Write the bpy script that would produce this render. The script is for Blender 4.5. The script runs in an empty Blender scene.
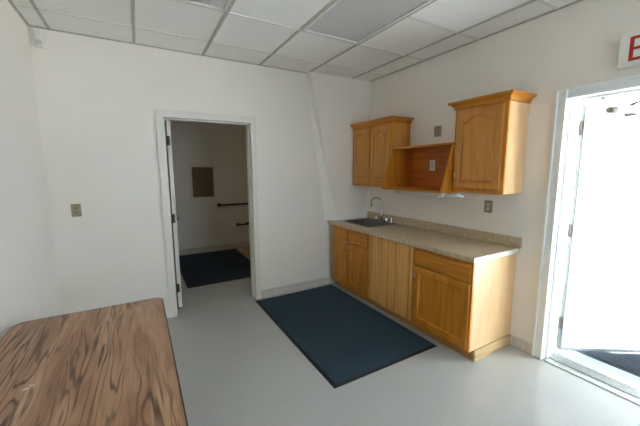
import bpy, bmesh, math, random
from mathutils import Vector, Matrix
random.seed(7)
sc = bpy.context.scene
COL = sc.collection
PI = math.pi
R = math.radians

# ------------------------------------------------------------------ key dimensions (metres)
XR, XL, YB, YS, YF, ZC = 2.872, -0.713, 3.66, 3.56, -2.4, 2.811
XO = 3.09            # outer face of right wall
YH = 3.83            # hall side of back wall

# ------------------------------------------------------------------ mesh helpers
def box(bm, x0, x1, y0, y1, z0, z1, mi=0):
    vs = [bm.verts.new((x, y, z)) for z in (z0, z1) for y in (y0, y1) for x in (x0, x1)]
    for f in ((0, 2, 3, 1), (4, 5, 7, 6), (0, 1, 5, 4), (2, 6, 7, 3), (0, 4, 6, 2), (1, 3, 7, 5)):
        bm.faces.new([vs[i] for i in f]).material_index = mi

def prism(bm, a, b, mi=0):
    """two matching loops of points -> closed solid"""
    A = [bm.verts.new(p) for p in a]; B = [bm.verts.new(p) for p in b]
    n = len(A)
    fs = [bm.faces.new(A), bm.faces.new(B[::-1])]
    for i in range(n):
        fs.append(bm.faces.new((A[i], B[i], B[(i+1) % n], A[(i+1) % n])))
    for f in fs: f.material_index = mi

def tube(bm, pts, r, seg=12, cap=True):
    """sweep a circle along pts; r = number or list"""
    pts = [Vector(p) for p in pts]
    rs = r if isinstance(r, (list, tuple)) else [r]*len(pts)
    prev = None; rings = []
    for i, p in enumerate(pts):
        t = (pts[min(i+1, len(pts)-1)] - pts[max(i-1, 0)]).normalized()
        if prev is None:
            up = Vector((0, 0, 1)) if abs(t.z) < .9 else Vector((1, 0, 0))
            n = t.cross(up).normalized()
        else:
            n = (prev - t*prev.dot(t)).normalized()
        prev = n; b = t.cross(n)
        rings.append([bm.verts.new(p + rs[i]*(math.cos(2*PI*k/seg)*n + math.sin(2*PI*k/seg)*b)) for k in range(seg)])
    for a, b in zip(rings, rings[1:]):
        for k in range(seg):
            bm.faces.new((a[k], a[(k+1) % seg], b[(k+1) % seg], b[k])).smooth = True
    if cap:
        bm.faces.new(rings[0][::-1]); bm.faces.new(rings[-1])

def lathe(bm, c, prof, seg=20):
    """prof = [(r,z)] about a vertical axis through c"""
    rings = []
    for r, z in prof:
        rings.append([bm.verts.new((c[0]+r*math.cos(2*PI*k/seg), c[1]+r*math.sin(2*PI*k/seg), c[2]+z)) for k in range(seg)])
    for a, b in zip(rings, rings[1:]):
        for k in range(seg):
            bm.faces.new((a[k], a[(k+1) % seg], b[(k+1) % seg], b[k])).smooth = True
    bm.faces.new(rings[0][::-1]); bm.faces.new(rings[-1])

def rrect(x0, x1, y0, y1, r, n=6):
    out = []
    for cx, cy, a0 in ((x1-r, y1-r, 0), (x0+r, y1-r, 90), (x0+r, y0+r, 180), (x1-r, y0+r, 270)):
        for k in range(n+1):
            a = R(a0+90*k/n); out.append((cx+r*math.cos(a), cy+r*math.sin(a)))
    return out

def B(): return bmesh.new()
def bx(*a):
    bm = B(); box(bm, *a); return bm
def tb(pts, r, seg=12):
    bm = B(); tube(bm, pts, r, seg); return bm

def wloc(o):
    v = Vector((0, 0, 0))
    while o: v += o.location; o = o.parent
    return v

def obj(name, bm, mat, parent=None, bevel=0, label=None, xf=None, kind=None):
    if xf is not None: bmesh.ops.transform(bm, matrix=xf, verts=bm.verts)
    bmesh.ops.recalc_face_normals(bm, faces=bm.faces)
    off = wloc(parent) if parent else None
    if off is not None: bmesh.ops.translate(bm, vec=-off, verts=bm.verts)
    me = bpy.data.meshes.new(name); bm.to_mesh(me); bm.free()
    o = bpy.data.objects.new(name, me); COL.objects.link(o)
    for m in (mat if isinstance(mat, (list, tuple)) else [mat]): me.materials.append(m)
    if parent: o.parent = parent
    if bevel:
        md = o.modifiers.new('bevel', 'BEVEL'); md.width = bevel; md.segments = 2; md.limit_method = 'ANGLE'; md.angle_limit = R(40)
    if label: o['label'] = label
    if kind: o['kind'] = kind
    return o

def thing(name, loc, label, cat, group=None):
    o = bpy.data.objects.new(name, None); COL.objects.link(o); o.location = loc
    o.empty_display_size = .1
    o['label'] = label; o['category'] = cat
    if group: o['group'] = group
    return o

def tag(o, label, cat, group=None):
    o['label'] = label; o['category'] = cat
    if group: o['group'] = group
    return o

def struct(name, bm, mat, label=None, bevel=0, parent=None):
    o = obj(name, bm, mat, parent, bevel)
    if parent is None: o['kind'] = 'structure'
    if label: o['label'] = label
    return o

def sroot(name, loc, label):
    o = bpy.data.objects.new(name, None); COL.objects.link(o); o.location = loc
    o['kind'] = 'structure'; o['label'] = label
    return o

# ------------------------------------------------------------------ materials
def lin(c):
    return tuple(((v/255)/12.92 if v/255 <= .04045 else ((v/255+.055)/1.055)**2.4) for v in c) + (1,)

class NT:
    def __init__(s, name, rough=.5, metal=0, spec=.5):
        s.m = bpy.data.materials.new(name); s.m.use_nodes = True
        s.t = s.m.node_tree; s.b = s.t.nodes['Principled BSDF']
        s.b.inputs['Roughness'].default_value = rough; s.b.inputs['Metallic'].default_value = metal
        s.b.inputs['Specular IOR Level'].default_value = spec
    def n(s, typ, **kw):
        nd = s.t.nodes.new(typ)
        for k, v in kw.items():
            if k.startswith('i_'):
                nd.inputs[k[2:].replace('_', ' ')].default_value = v
            else: setattr(nd, k, v)
        return nd
    def l(s, a, b): s.t.links.new(a, b)
    def coords(s, scale=(1, 1, 1), rot=(0, 0, 0), loc=(0, 0, 0)):
        c = s.n('ShaderNodeTexCoord'); m = s.n('ShaderNodeMapping')
        m.inputs['Scale'].default_value = scale; m.inputs['Rotation'].default_value = rot; m.inputs['Location'].default_value = loc
        s.l(c.outputs['Object'], m.inputs['Vector']); return m.outputs['Vector']
    def noise(s, v, scale=5, detail=3, rough=.5, dist=0):
        nd = s.n('ShaderNodeTexNoise'); nd.inputs['Scale'].default_value = scale; nd.inputs['Detail'].default_value = detail
        nd.inputs['Roughness'].default_value = rough; nd.inputs['Distortion'].default_value = dist
        s.l(v, nd.inputs['Vector']); return nd.outputs['Fac']
    def ramp(s, f, stops, interp='LINEAR'):
        nd = s.n('ShaderNodeValToRGB'); cr = nd.color_ramp; cr.interpolation = interp
        while len(cr.elements) < len(stops): cr.elements.new(.5)
        for e, (p, c) in zip(cr.elements, stops):
            e.position = p; e.color = c if len(c) == 4 else lin(c)
        s.l(f, nd.inputs['Fac']); return nd.outputs['Color']
    def mix(s, f, a, b, mode='MIX'):
        nd = s.n('ShaderNodeMix', data_type='RGBA', blend_type=mode)
        for sock, val in ((nd.inputs[0], f), (nd.inputs[6], a), (nd.inputs[7], b)):
            if hasattr(val, 'links'): s.l(val, sock)
            else: sock.default_value = val
        return nd.outputs[2]
    def math(s, op, a, b=None):
        nd = s.n('ShaderNodeMath', operation=op)
        for sock, val in ((nd.inputs[0], a), (nd.inputs[1], b)):
            if val is None: continue
            if hasattr(val, 'links'): s.l(val, sock)
            else: sock.default_value = val
        return nd.outputs[0]
    def base(s, c):
        if hasattr(c, 'links'): s.l(c, s.b.inputs['Base Color'])
        else: s.b.inputs['Base Color'].default_value = c
    def bump(s, h, strength=.2, dist=.01):
        nd = s.n('ShaderNodeBump'); nd.inputs['Strength'].default_value = strength; nd.inputs['Distance'].default_value = dist
        s.l(h, nd.inputs['Height']); s.l(nd.outputs['Normal'], s.b.inputs['Normal'])

def plain(name, c, rough=.5, metal=0, var=.06, scale=30, spec=.5):
    k = NT(name, rough, metal, spec)
    f = k.noise(k.coords(), scale, 3)
    a = lin([max(0, v*(1-var)) for v in c]); b = lin([min(255, v*(1+var)) for v in c])
    k.base(k.ramp(f, [(.3, a), (.7, b)])); return k.m

def wallpaint(name, c, c2):
    k = NT(name, .75, spec=.3)
    v = k.coords()
    f = k.noise(v, .9, 3); k.base(k.ramp(f, [(.35, c), (.65, c2)]))
    k.bump(k.noise(v, 140, 2), .12, .003); return k.m

def oak(name, dark, mid, light, axis='z', rough=.38, seed=0):
    """wood with the grain along one axis"""
    k = NT(name, rough, spec=.45)
    st = {'x': (2, 45, 45), 'y': (45, 2, 45), 'z': (45, 45, 2)}[axis]
    v = k.coords(st, loc=(seed*3.1, seed*1.7, seed*2.3))
    n1 = k.noise(v, 1, 5, .6, .4)
    st2 = {'x': (.9, 11, 11), 'y': (11, .9, 11), 'z': (11, 11, .9)}[axis]
    v2 = k.coords(st2, loc=(seed, seed*2, seed))
    n2 = k.noise(v2, 1, 2, .5, .2)
    rings = k.math('PINGPONG', k.math('MULTIPLY', n2, 7.0), 1.0)
    f = k.math('ADD', k.math('MULTIPLY', n1, .65), k.math('MULTIPLY', rings, .25))
    c = k.ramp(f, [(.2, dark), (.5, mid), (.85, light)])
    st3 = {'x': (6, 160, 160), 'y': (160, 6, 160), 'z': (160, 160, 6)}[axis]
    pores = k.noise(k.coords(st3), 1, 2)
    c = k.mix(k.ramp(pores, [(.30, (80, 80, 80)), (.45, (0, 0, 0))]), c, lin([int(x*.8) for x in dark]))
    k.base(c); k.bump(n1, .05, .002); return k.m

M = {}
M['wall'] = wallpaint('white wall paint', (235, 227, 216), (239, 232, 222))
M['hallwall'] = wallpaint('hall wall paint', (232, 226, 214), (235, 229, 218))
M['trim'] = plain('white trim paint', (228, 222, 210), .35, var=.02)
M['basecove'] = plain('beige vinyl base', (208, 202, 188), .5, var=.03)
M['frame'] = plain('white metal frame paint', (240, 240, 237), .3, var=.01)
M['leaf'] = plain('white door leaf paint', (200, 202, 203), .35, var=.01, scale=4)
M['steel'] = plain('brushed steel', (175, 172, 165), .32, 1, .08, 90)
M['hinge'] = plain('dull hinge steel', (74, 66, 54), .5, .2, .08)
M['sinksteel'] = plain('dark brushed steel', (118, 113, 104), .34, 1, .08, 90)
M['chrome'] = plain('chrome', (200, 200, 198), .12, 1, .02)
M['alum'] = plain('aluminium threshold', (196, 196, 192), .35, 1, .08, 60)
M['plastic'] = plain('white plastic', (222, 220, 212), .4, var=.02)
M['ivory'] = plain('ivory plastic', (205, 198, 178), .4, var=.03)
M['greyplate'] = plain('grey steel plate', (152, 140, 112), .45, 0, .05)
M['darkslot'] = plain('dark slot', (62, 54, 44), .5, var=.1)
M['dark'] = plain('black rubber', (22, 24, 26), .6, var=.15)
M['red'] = plain('red sign paint', (186, 38, 6), .5, var=.04)
M['sign'] = plain('off white sign face', (230, 226, 216), .45, var=.02)
M['bronze'] = plain('dark bronze bar', (46, 38, 30), .35, .6, .1)
M['brownpanel'] = plain('brown board', (112, 92, 62), .6, var=.08, scale=40)
M['concrete'] = plain('pale concrete', (162, 170, 177), .85, var=.1, scale=9)
M['edgegrey'] = plain('shaded door edge', (104, 104, 100), .6, var=.04)
M['lens'] = plain('grey prismatic lens', (196, 195, 191), .3, var=.04, scale=60)
M['lamp'] = plain('unlit lamp cover', (196, 192, 182), .35, var=.03)
M['tan'] = plain('tan patch', (176, 146, 104), .4, var=.1, scale=12)
OD, OM, OL = (168, 98, 22), (197, 126, 32), (211, 146, 54)
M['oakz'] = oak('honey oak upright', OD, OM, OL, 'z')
M['oakz2'] = oak('honey oak upright second', OD, OM, OL, 'z', seed=3)
M['oaky'] = oak('honey oak lengthwise', OD, OM, OL, 'y', seed=1)
M['oakx'] = oak('honey oak crosswise', OD, OM, OL, 'x', seed=2)
M['sidez'] = oak('oak side paled for door light', (220, 174, 120), (229, 188, 138), (235, 202, 156), 'z', .35, 5)  # cabinet ends tinted paler, bright door light put into the wood colour
M['oakup'] = oak('honey oak wall cabinet door', (182, 116, 44), (200, 136, 58), (210, 150, 74), 'z', seed=4)
M['oakside'] = oak('honey oak wall cabinet side', (184, 118, 48), (204, 142, 66), (214, 158, 84), 'z', seed=6)
M['backboard'] = oak('red brown back panel', (164, 82, 20), (190, 104, 32), (202, 122, 46), 'y', .4, 7)
M['toe'] = oak('toe board wood', (150, 96, 40), (192, 140, 80), (214, 170, 112), 'y', .5, 9)
M['toepale'] = oak('pale toe board wood', (150, 112, 66), (206, 172, 122), (224, 196, 152), 'x', .5, 11)

def mk_planks():
    k = NT('striped plank wood', .4, spec=.4)
    c = k.n('ShaderNodeTexCoord'); sp = k.n('ShaderNodeSeparateXYZ'); k.l(c.outputs['Object'], sp.inputs[0])
    w = k.n('ShaderNodeTexNoise', noise_dimensions='1D'); w.inputs['Scale'].default_value = 26; w.inputs['Detail'].default_value = 2
    k.l(sp.outputs['Y'], w.inputs['W'])
    v = k.coords((26, 26, 1.6)); n1 = k.noise(v, 1, 4, .6, .3)
    f = k.math('ADD', k.math('MULTIPLY', w.outputs['Fac'], .58), k.math('MULTIPLY', n1, .46))
    k.base(k.ramp(f, [(.34, (164, 102, 44)), (.46, (212, 152, 78)), (.58, (222, 168, 96)), (.74, (230, 184, 116))]))
    return k.m
M['planks'] = mk_planks()

def mk_counter():
    k = NT('beige mottled laminate', .32, spec=.45)
    v = k.coords()
    n1 = k.noise(v, 26, 5, .7, .6); n2 = k.noise(v, 150, 3)
    c = k.ramp(n1, [(.3, (178, 156, 124)), (.5, (194, 174, 144)), (.7, (206, 188, 160))])
    k.base(k.mix(k.ramp(n2, [(.38, (70, 70, 70)), (.5, (0, 0, 0))]), c, lin((120, 98, 72)))); return k.m
M['counter'] = mk_counter()

def mk_table():
    k = NT('walnut laminate', .36, spec=.4)
    v = k.coords((13, .95, 1), loc=(2.3, .7, 0)); n1 = k.noise(v, 1.0, 2.5, .5, .6)
    rings = k.math('PINGPONG', k.math('MULTIPLY', n1, 16.0), 1.0)
    v2 = k.coords((90, 5, 1)); n2 = k.noise(v2, 1, 4, .65)
    v3 = k.coords((12, 1.8, 1), loc=(5, 1, 0)); n3 = k.noise(v3, 1, 3, .5, .6)
    c = k.ramp(n3, [(.3, (160, 118, 88)), (.55, (186, 145, 112)), (.75, (200, 163, 132))])
    line = k.ramp(rings, [(.0, (255, 255, 255)), (.2, (210, 210, 210)), (.42, (0, 0, 0))])
    patch = k.ramp(k.noise(k.coords((4, 1.3, 1), loc=(9, 4, 0)), 1, 2), [(.40, (120, 120, 120)), (.58, (255, 255, 255))])
    c = k.mix(k.math('MULTIPLY', line, patch), c, lin((80, 48, 28)))
    c = k.mix(k.ramp(n2, [(.36, (150, 150, 150)), (.55, (0, 0, 0))]), c, lin((100, 68, 44)))
    k.base(c); return k.m
M['table'] = mk_table()
M['tableedge'] = plain('dark brown edge band', (74, 50, 34), .45, var=.1)
M['tableleg'] = plain('brown enamel steel', (60, 48, 38), .4, .4)

def mk_floor(name, c0, c1, c2):
    k = NT(name, .2, spec=.5)
    v = k.coords()
    big = k.noise(v, 1.7, 4, .6); mid = k.noise(v, 48, 4, .7); fine = k.noise(v, 55, 3, .7)
    c = k.ramp(mid, [(.32, c0), (.5, c1), (.7, c2)])
    c = k.mix(k.ramp(fine, [(.31, (150, 150, 150)), (.36, (0, 0, 0))]), c, lin((120, 116, 106)))
    c = k.mix(k.math('MULTIPLY', big, .16), c, lin((150, 144, 132)))
    # faint tile joints every 0.31 m
    br = k.n('ShaderNodeTexBrick', offset=0.0, squash=1.0)
    br.inputs['Scale'].default_value = 1; br.inputs['Mortar Size'].default_value = .0016; br.inputs['Brick Width'].default_value = .31; br.inputs['Row Height'].default_value = .31
    br.inputs['Mortar Smooth'].default_value = .3
    k.l(v, br.inputs['Vector'])
    c = k.mix(k.math('MULTIPLY', br.outputs['Fac'], .12), c, lin((140, 135, 124)))
    # worn scuffs
    sc_ = k.noise(k.coords((3, 9, 1), rot=(0, 0, .6)), 2.2, 5, .75, .5)
    c = k.mix(k.ramp(sc_, [(.66, (0, 0, 0)), (.74, (90, 90, 90))]), c, lin((128, 122, 112)))
    k.base(c)
    k.b.inputs['Roughness'].default_value = .26
    k.bump(k.noise(v, 9, 2), .02, .004); return k.m
M['floor'] = mk_floor('off white vinyl tile', (183, 183, 180), (186, 186, 183), (189, 189, 186))

def mk_ceil():
    k = NT('white ceiling tile', .9, spec=.1)
    v = k.coords(); n1 = k.noise(v, 60, 4, .7); n2 = k.noise(v, 190, 2)
    c = k.ramp(n1, [(.3, (236, 233, 226)), (.6, (243, 241, 235))])
    k.base(k.mix(k.ramp(n2, [(.26, (200, 200, 200)), (.36, (0, 0, 0))]), c, lin((160, 158, 152)))); k.bump(n1, .25, .004); return k.m
M['ceil'] = mk_ceil()
M['tbar'] = plain('shaded ceiling grid', (178, 174, 164), .5, var=.03)  # darker grid bars, shade put into the colour
M['tbarlight'] = plain('white ceiling grid', (220, 217, 208), .4, var=.03)  # cross bars carry a painted highlight; light frames are simply white

def mk_mat(name, c0, c1, sheen=.25):
    k = NT(name, .85, spec=.25)
    v = k.coords()
    # diagonal ribs in alternating squares
    chk = k.n('ShaderNodeTexChecker'); chk.inputs['Scale'].default_value = 9.0; k.l(v, chk.inputs['Vector'])
    wa = k.n('ShaderNodeTexWave', bands_direction='X'); wa.inputs['Scale'].default_value = 34; k.l(v, wa.inputs['Vector'])
    wb = k.n('ShaderNodeTexWave', bands_direction='Y'); wb.inputs['Scale'].default_value = 34; k.l(v, wb.inputs['Vector'])
    h = k.mix(chk.outputs['Fac'], wa.outputs['Color'], wb.outputs['Color'])
    fz = k.noise(v, 260, 2); pt = k.noise(v, 4, 3)
    c = k.ramp(h, [(.15, c0), (.85, c1)])
    c = k.mix(k.math('MULTIPLY', fz, .5), c, lin(c0))
    k.base(k.mix(k.math('MULTIPLY', pt, .3), c, lin([int(x*1.15) for x in c1])))
    k.bump(h, .7, .006)
    k.b.inputs['Sheen Weight'].default_value = sheen; k.b.inputs['Sheen Tint'].default_value = lin((120, 145, 165)); return k.m
M['mat'] = mk_mat('navy ribbed carpet', (24, 36, 45), (50, 70, 82))
M['hallmat'] = mk_mat('black navy carpet', (10, 16, 24), (24, 34, 46))
M['outmat'] = mk_mat('slate outdoor carpet', (16, 20, 25), (30, 37, 45), 0)

def mk_glass():
    m = bpy.data.materials.new('window glass'); m.use_nodes = True; t = m.node_tree; t.nodes.clear()
    o = t.nodes.new('ShaderNodeOutputMaterial'); a = t.nodes.new('ShaderNodeBsdfTransparent'); g = t.nodes.new('ShaderNodeBsdfGlossy')
    g.inputs['Roughness'].default_value = .02; x = t.nodes.new('ShaderNodeMixShader'); x.inputs[0].default_value = .06
    t.links.new(a.outputs[0], x.inputs[1]); t.links.new(g.outputs[0], x.inputs[2]); t.links.new(x.outputs[0], o.inputs[0]); return m
M['glass'] = mk_glass()

# ------------------------------------------------------------------ setting
DY0, DY1, DZ = .285, 1.20, 2.135                  # exit door opening in the right wall
struct('floor', bx(XL-.15, XO-.005, YF-.15, YH, -.12, 0), M['floor'])
bm = B(); box(bm, XO-.005, 16, -12, 14, -.15, -.02)
struct('floor_outdoors', bm, M['concrete'], 'pale concrete landing outside the exit door')
struct('ceiling_sky_blocker', bx(XO+.002, 5.2, -4, 5, 2.5, 2.62), M['greyplate'], 'added grey slab outside the exit door, holding back sky light')  # added, unseen: blocks high sky light from the floor by the door
# left wall
struct('wall_left', bx(XL-.15, XL, YF-.15, YH, 0, ZC+.2), M['wall'])
# back wall with the doorway, and the slanted furred-out piece by the cabinets
IX0, IX1, IZ = .268, 1.178, 2.15
bm = B()
box(bm, XL, IX0-.012, YB, YH, 0, ZC+.2); box(bm, IX1+.012, XR, YB, YH, 0, ZC+.2); box(bm, IX0-.012, IX1+.012, YB, YH, IZ+.012, ZC+.2)
prism(bm, [(1.93, YS, ZC), (XR, YS, ZC), (XR, YS, .9165), (2.33, YS, .9165)],
          [(1.912, YB, ZC), (XR, YB, ZC), (XR, YB, .9165), (2.19, YB, .9165)])
struct('wall_back', bm, M['wall'])
# right wall with exit opening
bm = B()
box(bm, XR, XO, DY1, YH, 0, ZC+.2); box(bm, XR, XO, YF-.15, DY0, 0, ZC+.2); box(bm, XR, XO, DY0, DY1, DZ, ZC+.2)
struct('wall_right', bm, M['wall'])
# front wall (behind the camera) with an unseen window placed for fill light
WN = [(1.0, 2.2)]; WZ0, WZ1 = .9, 2.3
bm = B()
xs = [XL] + [v for w in WN for v in w] + [XR]
for a, b in zip(xs[::2], xs[1::2]): box(bm, a, b, YF-.15, YF, 0, ZC+.2)
for a, b in WN: box(bm, a, b, YF-.15, YF, 0, WZ0); box(bm, a, b, YF-.15, YF, WZ1, ZC+.2)
struct('wall_front', bm, M['wall'])
for i, (a, b) in enumerate(WN):
    w = sroot('window_%d' % (i+1), ((a+b)/2, YF-.075, WZ0), 'unseen white framed window, placed for fill light, in the wall opposite the inner doorway')
    bm = B()
    for q in ((a, a+.05, WZ0, WZ1), (b-.05, b, WZ0, WZ1), (a+.05, b-.05, WZ0, WZ0+.05), (a+.05, b-.05, WZ1-.05, WZ1), ((a+b)/2-.02, (a+b)/2+.02, WZ0+.05, WZ1-.05)):
        box(bm, q[0], q[1], YF-.11, YF-.04, q[2], q[3])
    obj('window_frame', bm, M['frame'], w)
    bm = B()
    box(bm, a+.05, (a+b)/2-.02, YF-.078, YF-.072, WZ0+.05, WZ1-.05); box(bm, (a+b)/2+.02, b-.05, YF-.078, YF-.072, WZ0+.05, WZ1-.05)
    obj('pane', bm, M['glass'], w)

# hanging ceiling: tiles, T-bars and holes for the two light troffers
GX = [-.57+.627*k for k in range(6)]; GY = [3.255-.645*k for k in range(10)]
gx = [XL]+GX+[XR]; gy = sorted([YB]+GY+[YF])
TROF = [(GX[3], GX[4], GY[3], GY[1]), (GX[1], GX[2], GY[3], GY[1])]
bm = B()
for a, b in zip(gx, gx[1:]):
    for c, d in zip(gy, gy[1:]):
        mx, my = (a+b)/2, (c+d)/2
        if any(t[0] < mx < t[1] and t[2] < my < t[3] for t in TROF): continue
        box(bm, a+.006, b-.006, c+.006, d-.006, ZC+.004, ZC+.02)
box(bm, XL, XR, YF, YB, ZC+.12, ZC+.14)
for x in GX: box(bm, x-.012, x+.012, YF, YB, ZC-.004, ZC+.012, 1)
for y in GY:
    segs = [(XL, XR)]
    if abs(y-GY[2]) < .01: segs = [(XL, GX[1]), (GX[2], GX[3]), (GX[4], XR)]
    for a, b in segs: box(bm, a, b, y-.012, y+.012, ZC-.003, ZC+.012, 2)
box(bm, XL, XL+.022, YF, YB, ZC-.003, ZC+.012, 1); box(bm, XR-.022, XR, YF, YS, ZC-.003, ZC+.012, 1)
box(bm, XL, XR, YB-.02, YB, ZC-.003, ZC+.012, 1)
struct('ceiling', bm, [M['ceil'], M['tbar'], M['tbarlight']])
LT = ['grey lensed ceiling light set in the tiles toward the wall cabinets', 'grey lensed ceiling light set in the tiles before the inner doorway']
for t, lb in zip(TROF, LT):
    q = thing('ceiling_light', ((t[0]+t[1])/2, (t[2]+t[3])/2, ZC), lb, 'ceiling light')
    a, b, c, d = t[0]+.014, t[1]-.014, t[2]+.014, t[3]-.014
    bm = B()
    box(bm, a, a+.022, c, d, ZC-.006, ZC+.05); box(bm, b-.022, b, c, d, ZC-.006, ZC+.05)
    box(bm, a+.022, b-.022, c, c+.022, ZC-.006, ZC+.05); box(bm, a+.022, b-.022, d-.022, d, ZC-.006, ZC+.05)
    box(bm, a, b, c, d, ZC+.05, ZC+.06)
    obj('frame', bm, M['tbarlight'], q)
    obj('diffuser', bx(a+.023, b-.023, c+.023, d-.023, ZC+.002, ZC+.008), M['lens'], q)

# base cove strips
def cove(name, x0, x1, y0, y1, m): struct(name, bx(x0, x1, y0, y1, 0, .1), m, bevel=.004)
cove('baseboard_back', 1.237, 2.30, YB-.008, YB, M['basecove'])
cove('baseboard_left', XL, XL+.008, YF, YB-.009, M['basecove'])
struct('baseboard_right', bx(XR-.008, XR, 1.272, 1.452, 0, .1), M['basecove'], bevel=.004)

# inner doorway casing and jamb
bm = B()
cw = .066; cr = .052
for y0, y1 in ((YB-.016, YB), (YH, YH+.016)):
    box(bm, IX0-cw, IX0, y0, y1, 0, IZ+cw); box(bm, IX1, IX1+cr, y0, y1, 0, IZ+cw); box(bm, IX0, IX1, y0, y1, IZ, IZ+cw); 
box(bm, IX0-cw-.006, IX0-cw+.012, YB-.022, YB, 0, IZ+cw+.006); box(bm, IX1+cr-.012, IX1+cr+.006, YB-.022, YB, 0, IZ+cw+.006)
box(bm, IX0-cw+.012, IX1+cr-.012, YB-.022, YB, IZ+cw-.012, IZ+cw+.006)
box(bm, IX0-.012, IX0, YB, YH, 0, IZ+.012); box(bm, IX1, IX1+.012, YB, YH, 0, IZ+.012); box(bm, IX0, IX1, YB, YH, IZ, IZ+.012)
box(bm, IX0, IX0+.012, YB+.07, YB+.10, 0, IZ); box(bm, IX1-.012, IX1, YB+.07, YB+.10, 0, IZ); box(bm, IX0+.012, IX1-.012, YB+.07, YB+.10, IZ-.012, IZ)
struct('trim_1', bm, M['trim'], 'white painted casing around the inner doorway')
# inner door leaf, standing open into the hall
d1 = sroot('door_1', (.33, YH+.02, 0), 'white inner door standing open into the dark hall')
obj('leaf', bx(.303, .345, YH+.022, YH+.022+.86, .012, IZ-.006), M['trim'], d1, .003)
for z in (.25, 1.07, 1.93):
    bm = B(); box(bm, .3035, .330, YH+.018, YH+.0215, z-.05, z+.05); tube(bm, [(.299, YH+.018, z-.052), (.299, YH+.018, z+.052)], .006, 8)
    obj('hinge', bm, M['hinge'], d1)
hy = YH+.80
hd = obj('door_handle', tb([(.3455, hy, .965), (.353, hy, .965)], .033, 20), M['steel'], d1)
obj('knob', tb([(.3535, hy, .965), (.395, hy, .965), (.402, hy, .965), (.412, hy, .965), (.432, hy, .965), (.446, hy, .965), (.452, hy, .965)], [.012, .012, .024, .031, .034, .030, .018], 18), M['steel'], hd)

# exit doorway frame: pressed metal, face / rabbet / stop / rabbet
def ubar(bm, prof):
    """prof (x, d): d = how far from the opening edge; builds jambs and head"""
    pass
bm = B()
FO = .068
for x0, x1, ins, out in ((XR-.012, XR+.035, 0, FO), (XR+.035, XO-.075, .016, 0), (XO-.075, XO+.004, 0, .0)):
    o = out if out else .0
    y1 = DY1
    box(bm, x0, x1, y1-ins-.006, y1+o, 0, DZ+o)                 # hinge jamb
    box(bm, x0, x1, DY0-o, DY0+ins+.006, 0, DZ+o)               # strike jamb
    box(bm, x0, x1, DY0+ins+.006, y1-ins-.006, DZ-ins-.006, DZ+o)   # head
for y0, y1 in ((DY1+FO-.012, DY1+FO+.002), (DY1-.004, DY1+.010)):
    box(bm, XR-.028, XR-.010, y0, y1, 0, DZ+FO)
box(bm, XR-.028, XR-.010, DY0-FO, DY1+FO+.002, DZ+FO-.012, DZ+FO+.002); box(bm, XR-.028, XR-.010, DY0, DY1, DZ-.004, DZ+.010)
struct('trim_2', bm, M['frame'], 'white pressed metal frame around the exit doorway', bevel=.003)
bm = B()
box(bm, XR-.02, XO+.03, DY0+.007, DY1-.023, 0, .010); box(bm, XR+.05, XO-.05, DY0+.007, DY1-.023, .010, .018)
for k in range(4): box(bm, XR+.065+.025*k, XR+.075+.025*k, DY0+.007, DY1-.023, .018, .022)
struct('trim_3', bm, M['alum'], 'metal threshold strip under the exit doorway', bevel=.002)

# exit door leaf swung outward
ang = math.atan2(-.547, .837)
P0 = Vector((3.105, 1.164, 0)); dv = Vector((.837, -.547, 0)); nv = Vector((-.547, -.837, 0))   # nv: towards the room face
XF = Matrix(((dv.x, nv.x, 0, P0.x), (dv.y, nv.y, 0, P0.y), (0, 0, 1, 0), (0, 0, 0, 1)))      # local x along leaf, y out of its room face
d2 = sroot('door_2', tuple(P0), 'white exit door swung open to the bright outside')
obj('leaf', bx(0, .90, -.045, 0, .028, 2.112), M['leaf'], d2, .003, xf=XF)
obj('edge_shade', bx(-.004, -.0003, -.045, 0, .03, 2.11), M['edgegrey'], d2, xf=XF, label='hinge edge of the door, its shade painted grey')  # grey strip paints the shade on the leaf's hinge edge
bm = B(); box(bm, .004, .896, .0003, .006, .03, .05)
obj('door_sweep', bm, M['alum'], d2, xf=XF)
for z in (.27, 1.09, 1.93):
    bm = B(); box(bm, -.008, -.0043, -.046, -.008, z-.055, z+.055); tube(bm, [(-.011, -.052, z-.057), (-.011, -.052, z+.057)], .009, 10)
    obj('hinge', bm, M['hinge'], d2, xf=XF)
bm = B()
box(bm, .20, .50, .0005, .050, 2.035, 2.085)
cl = obj('door_closer', bm, M['plastic'], d2, .012, xf=XF)
obj('end_cap', tb([(.150, .027, 2.060), (.1995, .027, 2.060)], [.020, .025], 14), M['hinge'], cl, xf=XF)
bm = B(); tube(bm, [(.315, .03, 2.086), (.315, .03, 2.100)], .016, 12)
pa = XF @ Vector((.315, .03, 2.105))
tube(bm, [(.315, .03, 2.103), (.40, .07, 2.128), (.52, .16, 2.130), (.60, .25, 2.105)], .008, 8)
obj('closer_arm', bm, M['hinge'], cl, xf=XF)
bm = B(); tube(bm, [(.30, .052, 2.02), (.335, .052, 2.02)], .007, 8); box(bm, .30, .335, .0005, .05, 2.014, 2.028)
obj('adjusting_screw', bm, M['hinge'], cl, xf=XF)
bm = B(); box(bm, XR+.045, XR+.07, .99, 1.015, DZ-.033, DZ-.023); tube(bm, [(XR+.058, 1.0025, DZ-.0335), (XR+.058, 1.0025, DZ-.048)], .006, 8)
tag(obj('frame_bracket', bm, M['steel'], None), 'small grey bracket under the head of the exit door frame', 'bracket')

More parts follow.
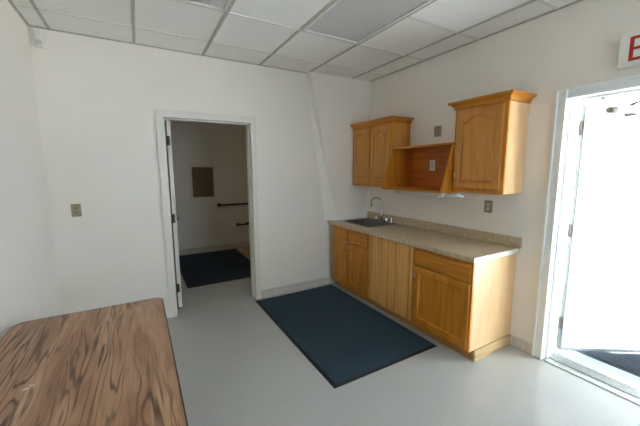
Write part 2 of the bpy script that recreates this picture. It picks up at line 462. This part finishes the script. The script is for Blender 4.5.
# hall behind the inner doorway
HX0, HX1, HY1, HZ = -.45, 3.0, 6.45, 2.44
struct('floor_hall', bx(HX0, HX1, YH, HY1, -.12, 0), M['floor'])
struct('floor_hall_tan', bx(1.66, HX1, 5.0, HY1-.001, .0, .003), M['tan'], 'tan floor patch at the far right of the hall')  # thin tan patch laid over the hall floor
bm = B(); box(bm, HX0-.1, HX1+.1, HY1, HY1+.1, 0, HZ+.1); struct('wall_hall_back', bm, M['hallwall'])
struct('wall_hall_left', bx(HX0-.1, HX0, YH, HY1, 0, HZ+.1), M['hallwall'])
struct('wall_hall_right', bx(HX1, HX1+.1, YH, HY1, 0, HZ+.1), M['hallwall'])
struct('ceiling_hall', bx(HX0-.1, HX1+.1, YH, HY1+.1, HZ+.1, HZ+.2), M['ceil'])
struct('baseboard_hall', bx(HX0, HX1, HY1-.01, HY1, 0, .1), M['basecove'])

# ------------------------------------------------------------------ cabinet parts
def panel_door(y0, y1, z0, z1, xf, arch=0, t=.02, frame=.055, raised=True):
    """overlay door whose face looks towards -x at x = xf - t"""
    bm = B()
    W, H = y1-y0, z1-z0
    fr = frame
    ins = []
    n = 22
    yi0, yi1, zi0, zi1 = y0+fr, y1-fr, z0+fr, z1-fr
    hh = arch
    shoulder = .16
    def top(s):                       # s 0..1 across, height of the inner top edge
        if not hh: return zi1
        if s < shoulder or s > 1-shoulder: return zi1-hh
        q = (s-shoulder)/(1-2*shoulder)
        return zi1-hh + hh*math.sin(PI*q)**.75
    N = 6
    inner = [(yi0+(yi1-yi0)*k/N, zi0) for k in range(N)]
    inner += [(yi1, zi0+(top(1)-zi0)*k/N) for k in range(N)]
    inner += [(yi1-(yi1-yi0)*k/n, top(1-k/n)) for k in range(n)]
    inner += [(yi0, top(0)-(top(0)-zi0)*k/N) for k in range(N)]
    outer = [(y0+W*k/N, z0) for k in range(N)] + [(y1, z0+H*k/N) for k in range(N)] + [(y1-W*k/n, z1) for k in range(n)] + [(y0, z1-H*k/N) for k in range(N)]
    cy, cz = (yi0+yi1)/2, (zi0+zi1)/2
    def inset(loop, d, cy=cy, cz=cz):
        sy = ((yi1-yi0)/2-d)/((yi1-yi0)/2); sz = ((zi1-zi0)/2-d)/((zi1-zi0)/2)
        return [(cy+(a-cy)*sy, cz+(b-cz)*sz) for a, b in loop]
    def oin(d):
        sy = (W/2-d)/(W/2); sz = (H/2-d)/(H/2); c1, c2 = (y0+y1)/2, (z0+z1)/2
        return [(c1+(a-c1)*sy, c2+(b-c2)*sz) for a, b in outer]
    loops = [(outer, 0), (outer, t-.004), (oin(.004), t), (inner, t), (inset(inner, .005), t-.012)]
    if raised: loops += [(inset(inner, .012), t-.012), (inset(inner, .030), t-.001), (inset(inner, .034), t-.001)]
    else: loops += [(inset(inner, .014), t-.014)]
    rings = [[bm.verts.new((xf-x, a, b)) for a, b in L] for L, x in loops]
    for A, C in zip(rings, rings[1:]):
        m = len(A)
        for k in range(m): bm.faces.new((A[k], A[(k+1) % m], C[(k+1) % m], C[k]))
    bm.faces.new(rings[0]); bm.faces.new(rings[-1])
    return bm

def handle(parent, x, y, z, ln=.076, vertical=True):
    s = ln/2
    pts = []
    for k in range(9):
        a = PI*k/8; pts.append((x-.026*math.sin(a)**.6 if 0 < k < 8 else x, y, z-s*math.cos(a)))
    return obj('handle', tb(pts, .0055, 8), M['chrome'], parent, label='curved chrome pull')

def slab_front(y0, y1, z0, z1, xf, t=.02):
    bm = B()
    L = [((y0, y1, z0, z1), 0), ((y0, y1, z0, z1), t-.006), ((y0+.008, y1-.008, z0+.008, z1-.008), t)]
    rings = []
    for (a, b, c, d), x in L: rings.append([bm.verts.new((xf-x, p, q)) for p, q in ((a, c), (b, c), (b, d), (a, d))])
    for A, C in zip(rings, rings[1:]):
        for k in range(4): bm.faces.new((A[k], A[(k+1) % 4], C[(k+1) % 4], C[k]))
    bm.faces.new(rings[0]); bm.faces.new(rings[-1]); return bm

XB = 2.262          # front of the face frames of the base cabinets (doors stand proud of it)
BT = .8745          # top of the base cabinets
def base_cab(label, y0, y1, yleft=False):
    q = thing('base_cabinet', ((XB+XR)/2, (y0+y1)/2, 0), label, 'cabinet')
    bm = B()
    xb = XR-.002
    box(bm, XB+.02, xb, y0, y0+.018, .1, BT); box(bm, XB+.02, xb, y1-.018, y1, .1, BT)
    box(bm, XB+.02, xb, y0+.018, y1-.018, .1, .118); box(bm, xb-.006, xb, y0+.018, y1-.018, .118, BT)
    obj('body', bm, M['sidez'], q, label='oak cabinet side painted paler for door light')
    return q

def face(q, y0, y1, mids, rail):
    bm = B()
    box(bm, XB, XB+.0195, y0, y0+.04, .1, BT); box(bm, XB, XB+.0195, y1-.04, y1, .1, BT)
    for m in mids: box(bm, XB, XB+.0195, m-.02, m+.02, .1, BT)
    ys = [y0+.04]+[v for m in sorted(mids) for v in (m-.02, m+.02)]+[y1-.04]
    for a, b in zip(ys[::2], ys[1::2]):
        for z0, z1 in ((.1, .14), rail, (BT-.035, BT)): box(bm, XB, XB+.0195, a, b, z0, z1)
    obj('face_frame', bm, M['oakz'], q)

# sink cabinet (two false fronts, two doors)
S0, S1 = 2.778, 3.556
q = base_cab('honey oak sink cabinet with two doors and two false drawer fronts', S0, S1)
mid = 3.19
face(q, S0, S1, [mid], (.67, .71))
for a, b, hyy in ((S0+.018, mid-.012, mid-.045), (mid+.012, S1-.014, mid+.045)):
    obj('false_front', slab_front(a, b, .70, .842, XB), M['oaky'], q)
    d = obj('door', panel_door(a, b, .125, .682, XB, raised=False, frame=.06), M['oakz2'], q)
    handle(d, XB-.02, hyy, .622)
# drawer cabinet
C0, C1 = 1.475, 2.092
q = base_cab('honey oak drawer and door cabinet at the exit end of the counter', C0, C1)
face(q, C0, C1, [], (.67, .71))
obj('drawer_front', slab_front(C0+.018, C1-.014, .70, .842, XB), M['oaky'], q)
d = obj('door', panel_door(C0+.018, C1-.014, .125, .682, XB, raised=False, frame=.06), M['oakz2'], q)
handle(d, XB-.02, C1-.04, .585)
# plank panel closing the gap between the cabinets
obj_p = obj('plank_panel', bx(XB-.018, XB+.006, C1+.006, S0-.004, .112, .868), M['planks'], None, .002)
tag(obj_p, 'striped pale plank panel closing the bay between the two base cabinets', 'panel')
# recessed toe boards
bm = B(); box(bm, XB+.072, XB+.088, C0+.003, S1, 0, .0985)
o = tag(obj('toe_board', bm, M['toe'], None), 'long brown toe board under the base cabinets along the mat', 'toe board')
o = tag(obj('toe_board', bx(XB+.0725, XR-.002, C0-.013, C0+.002, 0, .0985), M['toepale'], None),
        'short stained pale toe board under the cabinet end facing the exit', 'toe board')

# countertop with sink cut-out
KX0, KX1, KY0, KY1 = 2.365, 2.83, 2.93, 3.50       # sink outer rim
YE = 1.455
ct = thing('countertop', (2.55, 2.55, .8755), 'long beige mottled laminate countertop over the base cabinets', 'countertop')
bm = B(); z0, z1 = .8755, .914
x0, x1 = XR-.640, XR-.0015
box(bm, x0, KX0+.014, YE, YB-.003, z0, z1); box(bm, KX1-.014, x1, YE, YB-.003, z0, z1)
box(bm, KX0+.014, KX1-.014, YE, KY0+.014, z0, z1); box(bm, KX0+.014, KX1-.014, KY1-.014, YB-.003, z0, z1)
bmesh.ops.remove_doubles(bm, verts=bm.verts, dist=1e-5)
obj('slab', bm, M['counter'], ct)
obj('backsplash', bx(XR-.022, XR-.0015, YE-.022, YS-.002, .9142, 1.012), M['counter'], ct, .003)
obj('end_glare', bx(x0+.001, XR-.023, YE-.003, YE-.0005, z0, z1-.0005), M['plastic'], ct, label='end of the countertop with its glare painted white')  # white strip paints the glare on the counter end

# sink
sk = thing('sink', ((KX0+KX1)/2, (KY0+KY1)/2, .914), 'rectangular stainless steel sink dropped into the countertop', 'sink')
bm = B()
L = [(rrect(KX0, KX1, KY0, KY1, .035), .9143), (rrect(KX0+.004, KX1-.004, KY0+.004, KY1-.004, .033), .918),
     (rrect(KX0+.022, KX1-.085, KY0+.022, KY1-.022, .05), .917), (rrect(KX0+.03, KX1-.093, KY0+.03, KY1-.03, .055), .905),
     (rrect(KX0+.045, KX1-.105, KY0+.045, KY1-.045, .06), .76), (rrect(KX0+.075, KX1-.135, KY0+.075, KY1-.075, .05), .745)]
rings = [[bm.verts.new((x, y, z)) for x, y in l] for l, z in L]
for a, b in zip(rings, rings[1:]):
    m = len(a)
    for k in range(m): bm.faces.new((a[k], a[(k+1) % m], b[(k+1) % m], b[k])).smooth = True
bm.faces.new(rings[-1])
o = obj('basin', bm, M['sinksteel'], sk); 
bm = B(); lathe(bm, ((KX0+KX1)/2-.03, (KY0+KY1)/2, .7455), [(.044, 0), (.044, .003), (.03, .004), (.026, .001)], 20)
obj('drain', bm, M['hinge'], sk)
# faucet
FX, FY = 2.788, 3.185
fa = thing('faucet', (FX, FY, .918), 'chrome gooseneck faucet with lever handles behind the sink', 'faucet')
bm = B(); lo = rrect(FX-.027, FX+.027, FY-.135, FY+.135, .026)
prism(bm, [(x, y, .9185) for x, y in lo], [(x, y, .935) for x, y in lo]); obj('base_plate', bm, M['chrome'], fa, .003)
pts = [(FX, FY, .9355), (FX, FY, 1.0), (FX, FY, 1.10)]
dx, dy = -.50, .866
rr_ = .072
for k in range(0, 11):
    a = PI*k/10*1.08; pts.append((FX+dx*(rr_-rr_*math.cos(a)), FY+dy*(rr_-rr_*math.cos(a)), 1.165+rr_*math.sin(a)))
e = Vector(pts[-1]); pts.append((e.x-.003, e.y, e.z-.035))
obj('spout', tb(pts, [.016, .012, .0095]+[.009]*11+[.011], 12), M['chrome'], fa)
for s in (-1, 1):
    c = (FX, FY+s*.1, .9355)
    bm = B(); lathe(bm, c, [(.024, 0), (.024, .012), (.018, .03), (.018, .05), (.012, .056)], 16)
    h = obj('handle', bm, M['chrome'], fa)
    obj('lever', tb([(c[0], c[1], .981), (c[0]+.005, c[1]+s*.03, .988), (c[0]+.008, c[1]+s*.065, .993)], [.008, .007, .005], 8), M['chrome'], h)
bm = B(); lathe(bm, (FX, FY-.20, .9185), [(.02, 0), (.02, .01), (.013, .02), (.015, .07), (.01, .08)], 14)
obj('side_sprayer', bm, M['chrome'], fa)

# ------------------------------------------------------------------ wall cabinets
XU, UZ0, UZ1, UZ2 = 2.582, 1.395, 2.158, 2.210      # face-frame plane; doors stand .02 proud
def crown(y0, y1, ends):
    bm = B()
    prof = [(0, UZ1-.012), (.010, UZ1-.010), (.013, UZ1), (.020, UZ1+.014), (.033, UZ1+.027), (.049, UZ1+.034), (.054, UZ1+.037), (.054, UZ2), (-.005, UZ2)]
    e0, e1 = ends
    rows = []
    for off, z in prof:
        xo = XU-off
        row = []
        row.append((XR-.001, y0-(off if e0 else 0), z)); row.append((xo, y0-(off if e0 else 0), z))
        row.append((xo, y1+(off if e1 else 0), z)); row.append((XR-.001, y1+(off if e1 else 0), z))
        rows.append([bm.verts.new(p) for p in row])
    for a, b in zip(rows, rows[1:]):
        for k in range(3): bm.faces.new((a[k], a[k+1], b[k+1], b[k]))
    bm.faces.new(rows[-1])
    return bm
def wall_cab(label, y0, y1, doors, ends, sm, sl=None):
    q = thing('wall_cabinet', ((XU+XR)/2, (y0+y1)/2, UZ0), label, 'cabinet')
    obj('body', bx(XU+.0195, XR-.0015, y0, y1, UZ0+.004, UZ1+.03), sm, q, label=sl)
    bm = B()
    box(bm, XU, XU+.019, y0, y0+.035, UZ0, UZ1); box(bm, XU, XU+.019, y1-.035, y1, UZ0, UZ1)
    box(bm, XU, XU+.019, y0+.035, y1-.035, UZ0, UZ0+.035); box(bm, XU, XU+.019, y0+.035, y1-.035, UZ1-.035, UZ1)
    if len(doors) > 1: m = (doors[0][1]+doors[1][0])/2; box(bm, XU, XU+.019, m-.02, m+.02, UZ0+.035, UZ1-.035)
    obj('face_frame', bm, M['oakz'], q)
    obj('crown', crown(y0, y1, ends), M['oaky'], q)
    for a, b, hy in doors:
        d = obj('door', panel_door(a, b, UZ0+.038, UZ1-.026, XU, arch=.055, frame=.052), M['oakup'], q)
        handle(d, XU-.02, hy, UZ0+.16)
    return q
wall_cab('narrow single-door oak wall cabinet nearest the exit door, crown on top', 1.472, 1.955, [(1.502, 1.93, 1.905)], (True, True), M['sidez'], 'oak cabinet side painted paler for door light')
wall_cab('double-door oak wall cabinet in the corner above the sink', 2.795, 3.556, [(2.82, 3.165, 3.14), (3.19, 3.53, 3.215)], (True, False), M['oakside'])
# open shelf unit between them
sh = thing('shelf_unit', (2.72, 2.375, 1.38), 'open oak shelf unit with slanted sides between the wall cabinets', 'shelf')
A0, A1 = 1.958, 2.792
obj('back_panel', bx(XR-.012, XR-.0015, A0+.018, A1-.018, 1.40, 1.836), M['backboard'], sh, label='red brown back panel')
for y0 in (A0, A1-.016):
    P = [(2.575, 1.836), (XR-.0015, 1.836), (XR-.0015, 1.382), (2.438, 1.382), (2.438, 1.402)]
    bm = B(); prism(bm, [(x, y0, z) for x, z in P], [(x, y0+.016, z) for x, z in P]); obj('side_panel', bm, M['oakz'], sh)
obj('top_shelf', bx(2.565, XR-.0015, A0, A1, 1.8365, 1.856), M['oaky'], sh, .002)
obj('bottom_shelf', bx(2.44, XR-.0015, A0+.0165, A1-.0165, 1.383, 1.3995), M['oaky'], sh, .002)
# strip light under the shelf
ul = thing('strip_light', (2.48, 2.27, 1.38), 'slim white strip light fixed under the open shelf unit', 'light')
obj('housing', bx(2.46, 2.52, 1.99, 2.60, 1.352, 1.381), M['lamp'], ul, .004)
obj('lens', bx(2.468, 2.512, 2.02, 2.57, 1.339, 1.3515), M['lens'], ul, .003)
obj('end_cap', bx(2.457, 2.523, 1.965, 1.9895, 1.348, 1.381), M['plastic'], ul, .006)
bm = B(); tube(bm, [(2.49, 1.964, 1.362), (2.50, 1.93, 1.352), (2.47, 1.90, 1.362), (2.50, 1.87, 1.356), (2.48, 1.83, 1.37), (2.53, 1.80, 1.362), (2.56, 1.86, 1.366), (2.52, 1.90, 1.37)], .010, 8)
tube(bm, [(2.50, 1.855, 1.374), (2.50, 1.815, 1.374)], .016, 8)
obj('power_cord', bm, M['plastic'], ul)

# ------------------------------------------------------------------ wall plates
def plate_x(name, label, cat, x, y, z, w, h, m, kind):
    q = thing(name, (x, y, z), label, cat)
    obj('cover_plate', bx(x-.006, x, y-w/2, y+w/2, z-h/2, z+h/2), m, q, .003)
    if kind == 'outlet':
        for s in (-1, 1):
            bm = B(); lo = rrect(y-.017, y+.017, z+s*.0195-.0135, z+s*.0195+.0135, .009)
            prism(bm, [(x-.0062, a, b) for a, b in lo], [(x-.0085, a, b) for a, b in lo]); r_ = obj('socket', bm, M['ivory'], q)
            bm = B()
            for dy_ in (-.0065, .0065): box(bm, x-.0095, x-.0086, y+dy_-.0012, y+dy_+.0012, z+s*.0195-.003, z+s*.0195+.006)
            obj('slot', bm, M['darkslot'], r_)
    elif kind == 'blank':
        for s in (-1, 1): obj('screw', tb([(x-.0062, y, z+s*.04), (x-.008, y, z+s*.04)], .004, 8), M['hinge'], q)
    return q
plate_x('blank_plate', 'grey blank wall plate above the open shelf unit', 'wall plate', XR-.0005, 2.392, 2.018, .092, .115, M['greyplate'], 'blank')
plate_x('power_outlet', 'white power outlet on the red brown back panel of the shelf', 'outlet', XR-.0125, 2.432, 1.650, .074, .118, M['plastic'], 'outlet')
plate_x('power_outlet', 'grey power outlet on the white wall just above the backsplash', 'outlet', XR-.0005, 1.762, 1.253, .076, .116, M['greyplate'], 'outlet')
# light switch on back wall
q = thing('light_switch', (-.523, YB, 1.24), 'grey double toggle light switch on the wall left of the inner doorway', 'switch')
obj('cover_plate', bx(-.523-.037, -.523+.037, YB-.006, YB-.0005, 1.24-.06, 1.24+.06), M['greyplate'], q, .003)
for s in (-1, 1):
    bm = B(); box(bm, -.523-.006, -.523+.006, YB-.016, YB-.0062, 1.24+s*.02-.006, 1.24+s*.02+.006); obj('toggle', bm, M['darkslot'], q, .002)
# motion sensor in the corner
q = thing('motion_sensor', (-.645, YB-.03, 2.70), 'small white motion sensor high in the left corner under the ceiling', 'sensor')
bm = B(); lo = rrect(-.678, -.612, YB-.055, YB-.001, .02)
prism(bm, [(x, y, 2.645) for x, y in lo], [(x, y, 2.785) for x, y in lo])
obj('housing', bm, M['plastic'], q, .008)
bm = B(); lo = rrect(-.668, -.622, YB-.0585, YB-.05, .004)
prism(bm, [(x, y, 2.66) for x, y in lo], [(x, y, 2.70) for x, y in lo]); obj('lens', bm, M['lamp'], q)

# ------------------------------------------------------------------ EXIT sign
SY0, SY1, SZ0, SZ1 = .53, .914, 2.272, 2.478
q = thing('exit_sign', (XR, (SY0+SY1)/2, SZ0), 'white exit sign with red letters above the exit doorway', 'sign')
obj('housing', bx(XR-.045, XR-.0005, SY0, SY1, SZ0, SZ1), M['sign'], q, .003)
obj('bottom_rim', bx(XR-.049, XR-.0005, SY0-.003, SY1+.003, SZ0-.006, SZ0-.0005), M['plastic'], q, .001)
def letters():
    xs0, xs1 = XR-.0475, XR-.0453
    h, z0 = .150, SZ0+.026
    w, st = .070, .021
    out = []
    def seg(bm, pts):                                   # pts in (u across, v up); u runs to the right as read (towards -y)
        prism(bm, [(xs0, yo-u, z0+v) for u, v in pts], [(xs1, yo-u, z0+v) for u, v in pts])
    yo = .862
    bm = B(); seg(bm, [(0, 0), (st, 0), (st, h), (0, h)])
    for v in (0, h/2-st*.42, h-st*.85): seg(bm, [(st, v), (w, v), (w, v+st*.85), (st, v+st*.85)])
    out.append(bm); yo -= .088
    bm = B(); seg(bm, [(0, 0), (st*1.1, 0), (w+.006, h), (w+.006-st*1.1, h)]); out.append(bm)
    c = w/2+.003
    seg(bm, [(0, h), (c-.011, h/2+.002), (c-.002, h/2+.026), (st*1.1, h)]); seg(bm, [(c+.002, h/2-.026), (c+.011, h/2-.002), (w+.006, 0), (w+.006-st*1.1, 0)])
    yo -= .096
    bm = B(); seg(bm, [(0, 0), (st, 0), (st, h), (0, h)]); out.append(bm); yo -= .040
    bm = B(); seg(bm, [(0, h-st*.85), (w+.004, h-st*.85), (w+.004, h), (0, h)]); c = (w+.004)/2
    seg(bm, [(c-st/2, 0), (c+st/2, 0), (c+st/2, h-st*.85), (c-st/2, h-st*.85)]); out.append(bm)
    return out
for l in letters(): obj('letter', l, M['red'], q)

# ------------------------------------------------------------------ mats
def mat_thing(name, label, x0, x1, y0, y1, m, z=0, bw=.028, xf=None):
    q = thing(name, ((x0+x1)/2, (y0+y1)/2, z), label, 'mat')
    bm = B()
    o = [(x0, y0), (x1, y0), (x1, y1), (x0, y1)]; i = [(x0+bw, y0+bw), (x1-bw, y0+bw), (x1-bw, y1-bw), (x0+bw, y1-bw)]
    L = [(o, z+.0005), (o, z+.003), (i, z+.007), (i, z+.0005)]
    rings = [[bm.verts.new((a, b, zz)) for a, b in l] for l, zz in L]
    for a, b in zip(rings, rings[1:]+rings[:1]):
        for k in range(4): bm.faces.new((a[k], a[(k+1) % 4], b[(k+1) % 4], b[k]))
    obj('rubber_border', bm, M['dark'], q)
    obj('carpet', bx(x0+bw+.0003, x1-bw-.0003, y0+bw+.0003, y1-bw-.0003, z+.0006, z+.0095), m, q)
    return q
mat_thing('floor_mat', 'navy ribbed floor mat with black border in front of the cabinets', 1.146, 2.262, 1.782, 3.60, M['mat'])
mat_thing('floor_mat', 'near-black floor mat on the hall floor beyond the inner doorway', .475, 1.640, 4.48, 6.34, M['hallmat'])
mat_thing('door_mat', 'slate blue mat on the ground outside the exit door', 3.30, 4.6, -.4, 1.45, M['outmat'], z=-.0195)

# ------------------------------------------------------------------ folding table at lower left
TX0, TX1, TY0, TY1, TZ = -.672, .088, .80, 2.335, .742
tt = thing('folding_table', ((TX0+TX1)/2, (TY0+TY1)/2, 0), 'brown walnut-grain folding table against the left wall', 'table')
bm = B(); lo = rrect(TX0+.003, TX1-.003, TY0+.003, TY1-.003, .055, 8)
prism(bm, [(x, y, TZ-.022) for x, y in lo], [(x, y, TZ) for x, y in lo]); obj('tabletop', bm, M['table'], tt)
bm = B(); lo2 = rrect(TX0, TX1, TY0, TY1, .058, 8)
rings = [[bm.verts.new((x, y, z)) for x, y in l] for l, z in ((lo, TZ-.026), (lo2, TZ-.024), (lo2, TZ-.001), (lo, TZ+.0008), (lo, TZ-.026))][:4]
inn = [bm.verts.new((x, y, TZ+.0008)) for x, y in rrect(TX0+.006, TX1-.006, TY0+.006, TY1-.006, .052, 8)]
inn2 = [bm.verts.new((x, y, TZ-.026)) for x, y in rrect(TX0+.006, TX1-.006, TY0+.006, TY1-.006, .052, 8)]
seq = [inn2]+rings+[inn]
for a, b in zip(seq, seq[1:]):
    m = len(a)
    for k in range(m): bm.faces.new((a[k], a[(k+1) % m], b[(k+1) % m], b[k]))
obj('edge_band', bm, M['tableedge'], tt)
bm = B()
ax0, ax1, ay0, ay1 = TX0+.04, TX1-.04, TY0+.05, TY1-.05
box(bm, ax0, ax0+.018, ay0, ay1, TZ-.08, TZ-.0265); box(bm, ax1-.018, ax1, ay0, ay1, TZ-.08, TZ-.0265)
box(bm, ax0+.018, ax1-.018, ay0, ay0+.018, TZ-.08, TZ-.0265); box(bm, ax0+.018, ax1-.018, ay1-.018, ay1, TZ-.08, TZ-.0265)
obj('apron', bm, M['tableedge'], tt)
for y in (TY0+.18, TY1-.18):
    for x in (TX0+.075, TX1-.075):
        l = obj('leg', tb([(x, y, TZ-.0275), (x, y, .012)], .0125, 12), M['tableleg'], tt)
        obj('foot_cap', tb([(x, y, .0005), (x, y, .0118)], [.017, .015], 12), M['dark'], l)
    obj('cross_bar', tb([(TX0+.088, y, .22), (TX1-.088, y, .22)], .009, 10), M['tableleg'], tt)
bm = B()
for (cx, cy, r) in ((-.447, 1.577, .012), (-.430, 1.590, .009), (-.438, 1.60, .006)):
    pts = [(cx+r*(1+.3*math.sin(3*a+cx*90))*math.cos(a), cy+r*.8*(1+.25*math.cos(2*a))*math.sin(a)) for a in [2*PI*k/14 for k in range(14)]]
    prism(bm, [(x, y, TZ+.0001) for x, y in pts], [(x, y, TZ+.0004) for x, y in pts])
obj('worn_spot', bm, M['ivory'], tt, label='pale chipped spot on the tabletop')

# ------------------------------------------------------------------ hall wall fittings
q = tag(obj('wall_board', bx(.897, 1.283, HY1-.02, HY1-.0005, 1.097, 1.67), M['brownpanel'], None, .003), 'brown rectangular board on the far hall wall', 'board')
def bar(label, x0, x1, z, r, so=.06):
    g = thing('grab_bar', ((x0+x1)/2, HY1, z), label, 'grab bar')
    y = HY1-so
    obj('bar', tb([(x0, y+so*.55, z), (x0+.012, y+.014, z), (x0+.03, y, z), (x1-.03, y, z), (x1-.012, y+.014, z), (x1, y+so*.55, z)], r, 12), M['bronze'], g)
    for x in (x0, x1): obj('flange', tb([(x, HY1-.001, z), (x, y+so*.55+.001, z)], [r*2.1, r*1.8], 16), M['bronze'], g)
bar('long dark grab bar on the far hall wall', 1.375, 2.45, .918, .019)
bar('short dark bar low on the far hall wall under the long one', 1.735, 1.945, .487, .016, .05)

# ------------------------------------------------------------------ light
kk = NT('added fill lamp glow', .4); kk.base(lin((235, 228, 214))); kk.b.inputs['Emission Color'].default_value = (1, .86, .68, 1); kk.b.inputs['Emission Strength'].default_value = 3.0
q = thing('hall_fill_lamp', (1.3, 4.35, HZ+.1), 'unseen added round opal fill lamp in the hall just past the inner doorway', 'fill lamp')  # added out of view to brighten the dim hall
bm = B(); lathe(bm, (1.3, 4.35, HZ+.0), [(.06, 0), (.11, .012), (.145, .04), (.15, .075)], 28); obj('shade', bm, kk.m, q)
bm = B(); lathe(bm, (1.3, 4.35, HZ+.0755), [(.16, 0), (.16, .024)], 28); obj('base', bm, M['plastic'], q)
w = bpy.data.worlds.new('sky'); sc.world = w; w.use_nodes = True
t = w.node_tree; bg = t.nodes['Background']
bg.inputs['Color'].default_value = (.62, .81, 1.0, 1); bg.inputs['Strength'].default_value = 5.5
sl = bpy.data.lights.new('sun', 'SUN'); sl.energy = 60; sl.angle = R(1); sl.color = (1, .975, .94)
so = bpy.data.objects.new('sun', sl); COL.objects.link(so); so.location = (8, 0, 8)
so.rotation_euler = Vector((-.55, .1, -.82)).to_track_quat('-Z', 'Y').to_euler()
def portal(loc, rot, sx, sy):
    l = bpy.data.lights.new('daylight portal', 'AREA'); l.shape = 'RECTANGLE'; l.size = sx; l.size_y = sy
    l.cycles.is_portal = True
    o = bpy.data.objects.new('daylight_portal', l); COL.objects.link(o); o.location = loc; o.rotation_euler = rot; return o
portal((XO+.02, (DY0+DY1)/2, DZ/2), (0, R(90), 0), DZ, DY1-DY0)
for a, b in WN: portal(((a+b)/2, YF-.16, (WZ0+WZ1)/2), (R(90), 0, 0), b-a, WZ1-WZ0)

# ------------------------------------------------------------------ camera
cd = bpy.data.cameras.new('camera'); cam = bpy.data.objects.new('camera', cd); COL.objects.link(cam)
f, pitch, yaw, roll, h = 312.865, R(7.7722), R(29.9939), R(-.2346), 1.6018
fw0 = Vector((math.sin(yaw), math.cos(yaw), 0)); r0 = Vector((math.cos(yaw), -math.sin(yaw), 0)); z = Vector((0, 0, 1))
F = fw0*math.cos(pitch) - z*math.sin(pitch); U = fw0*math.sin(pitch) + z*math.cos(pitch)
rt = r0*math.cos(roll) + U*math.sin(roll); up = -r0*math.sin(roll) + U*math.cos(roll)
mw = Matrix((rt, up, -F)).transposed().to_4x4(); mw.translation = Vector((0, 0, h)); cam.matrix_world = mw
cd.sensor_fit = 'HORIZONTAL'; cd.sensor_width = 36; cd.lens = f/640*36; cd.clip_start = .02
sc.camera = cam
vs = sc.view_settings
vs.view_transform = 'Standard'; vs.look = 'None'; vs.gamma = 1; vs.use_curve_mapping = False; vs.exposure = 1.24
sc.cycles.max_bounces = 10; sc.cycles.diffuse_bounces = 7
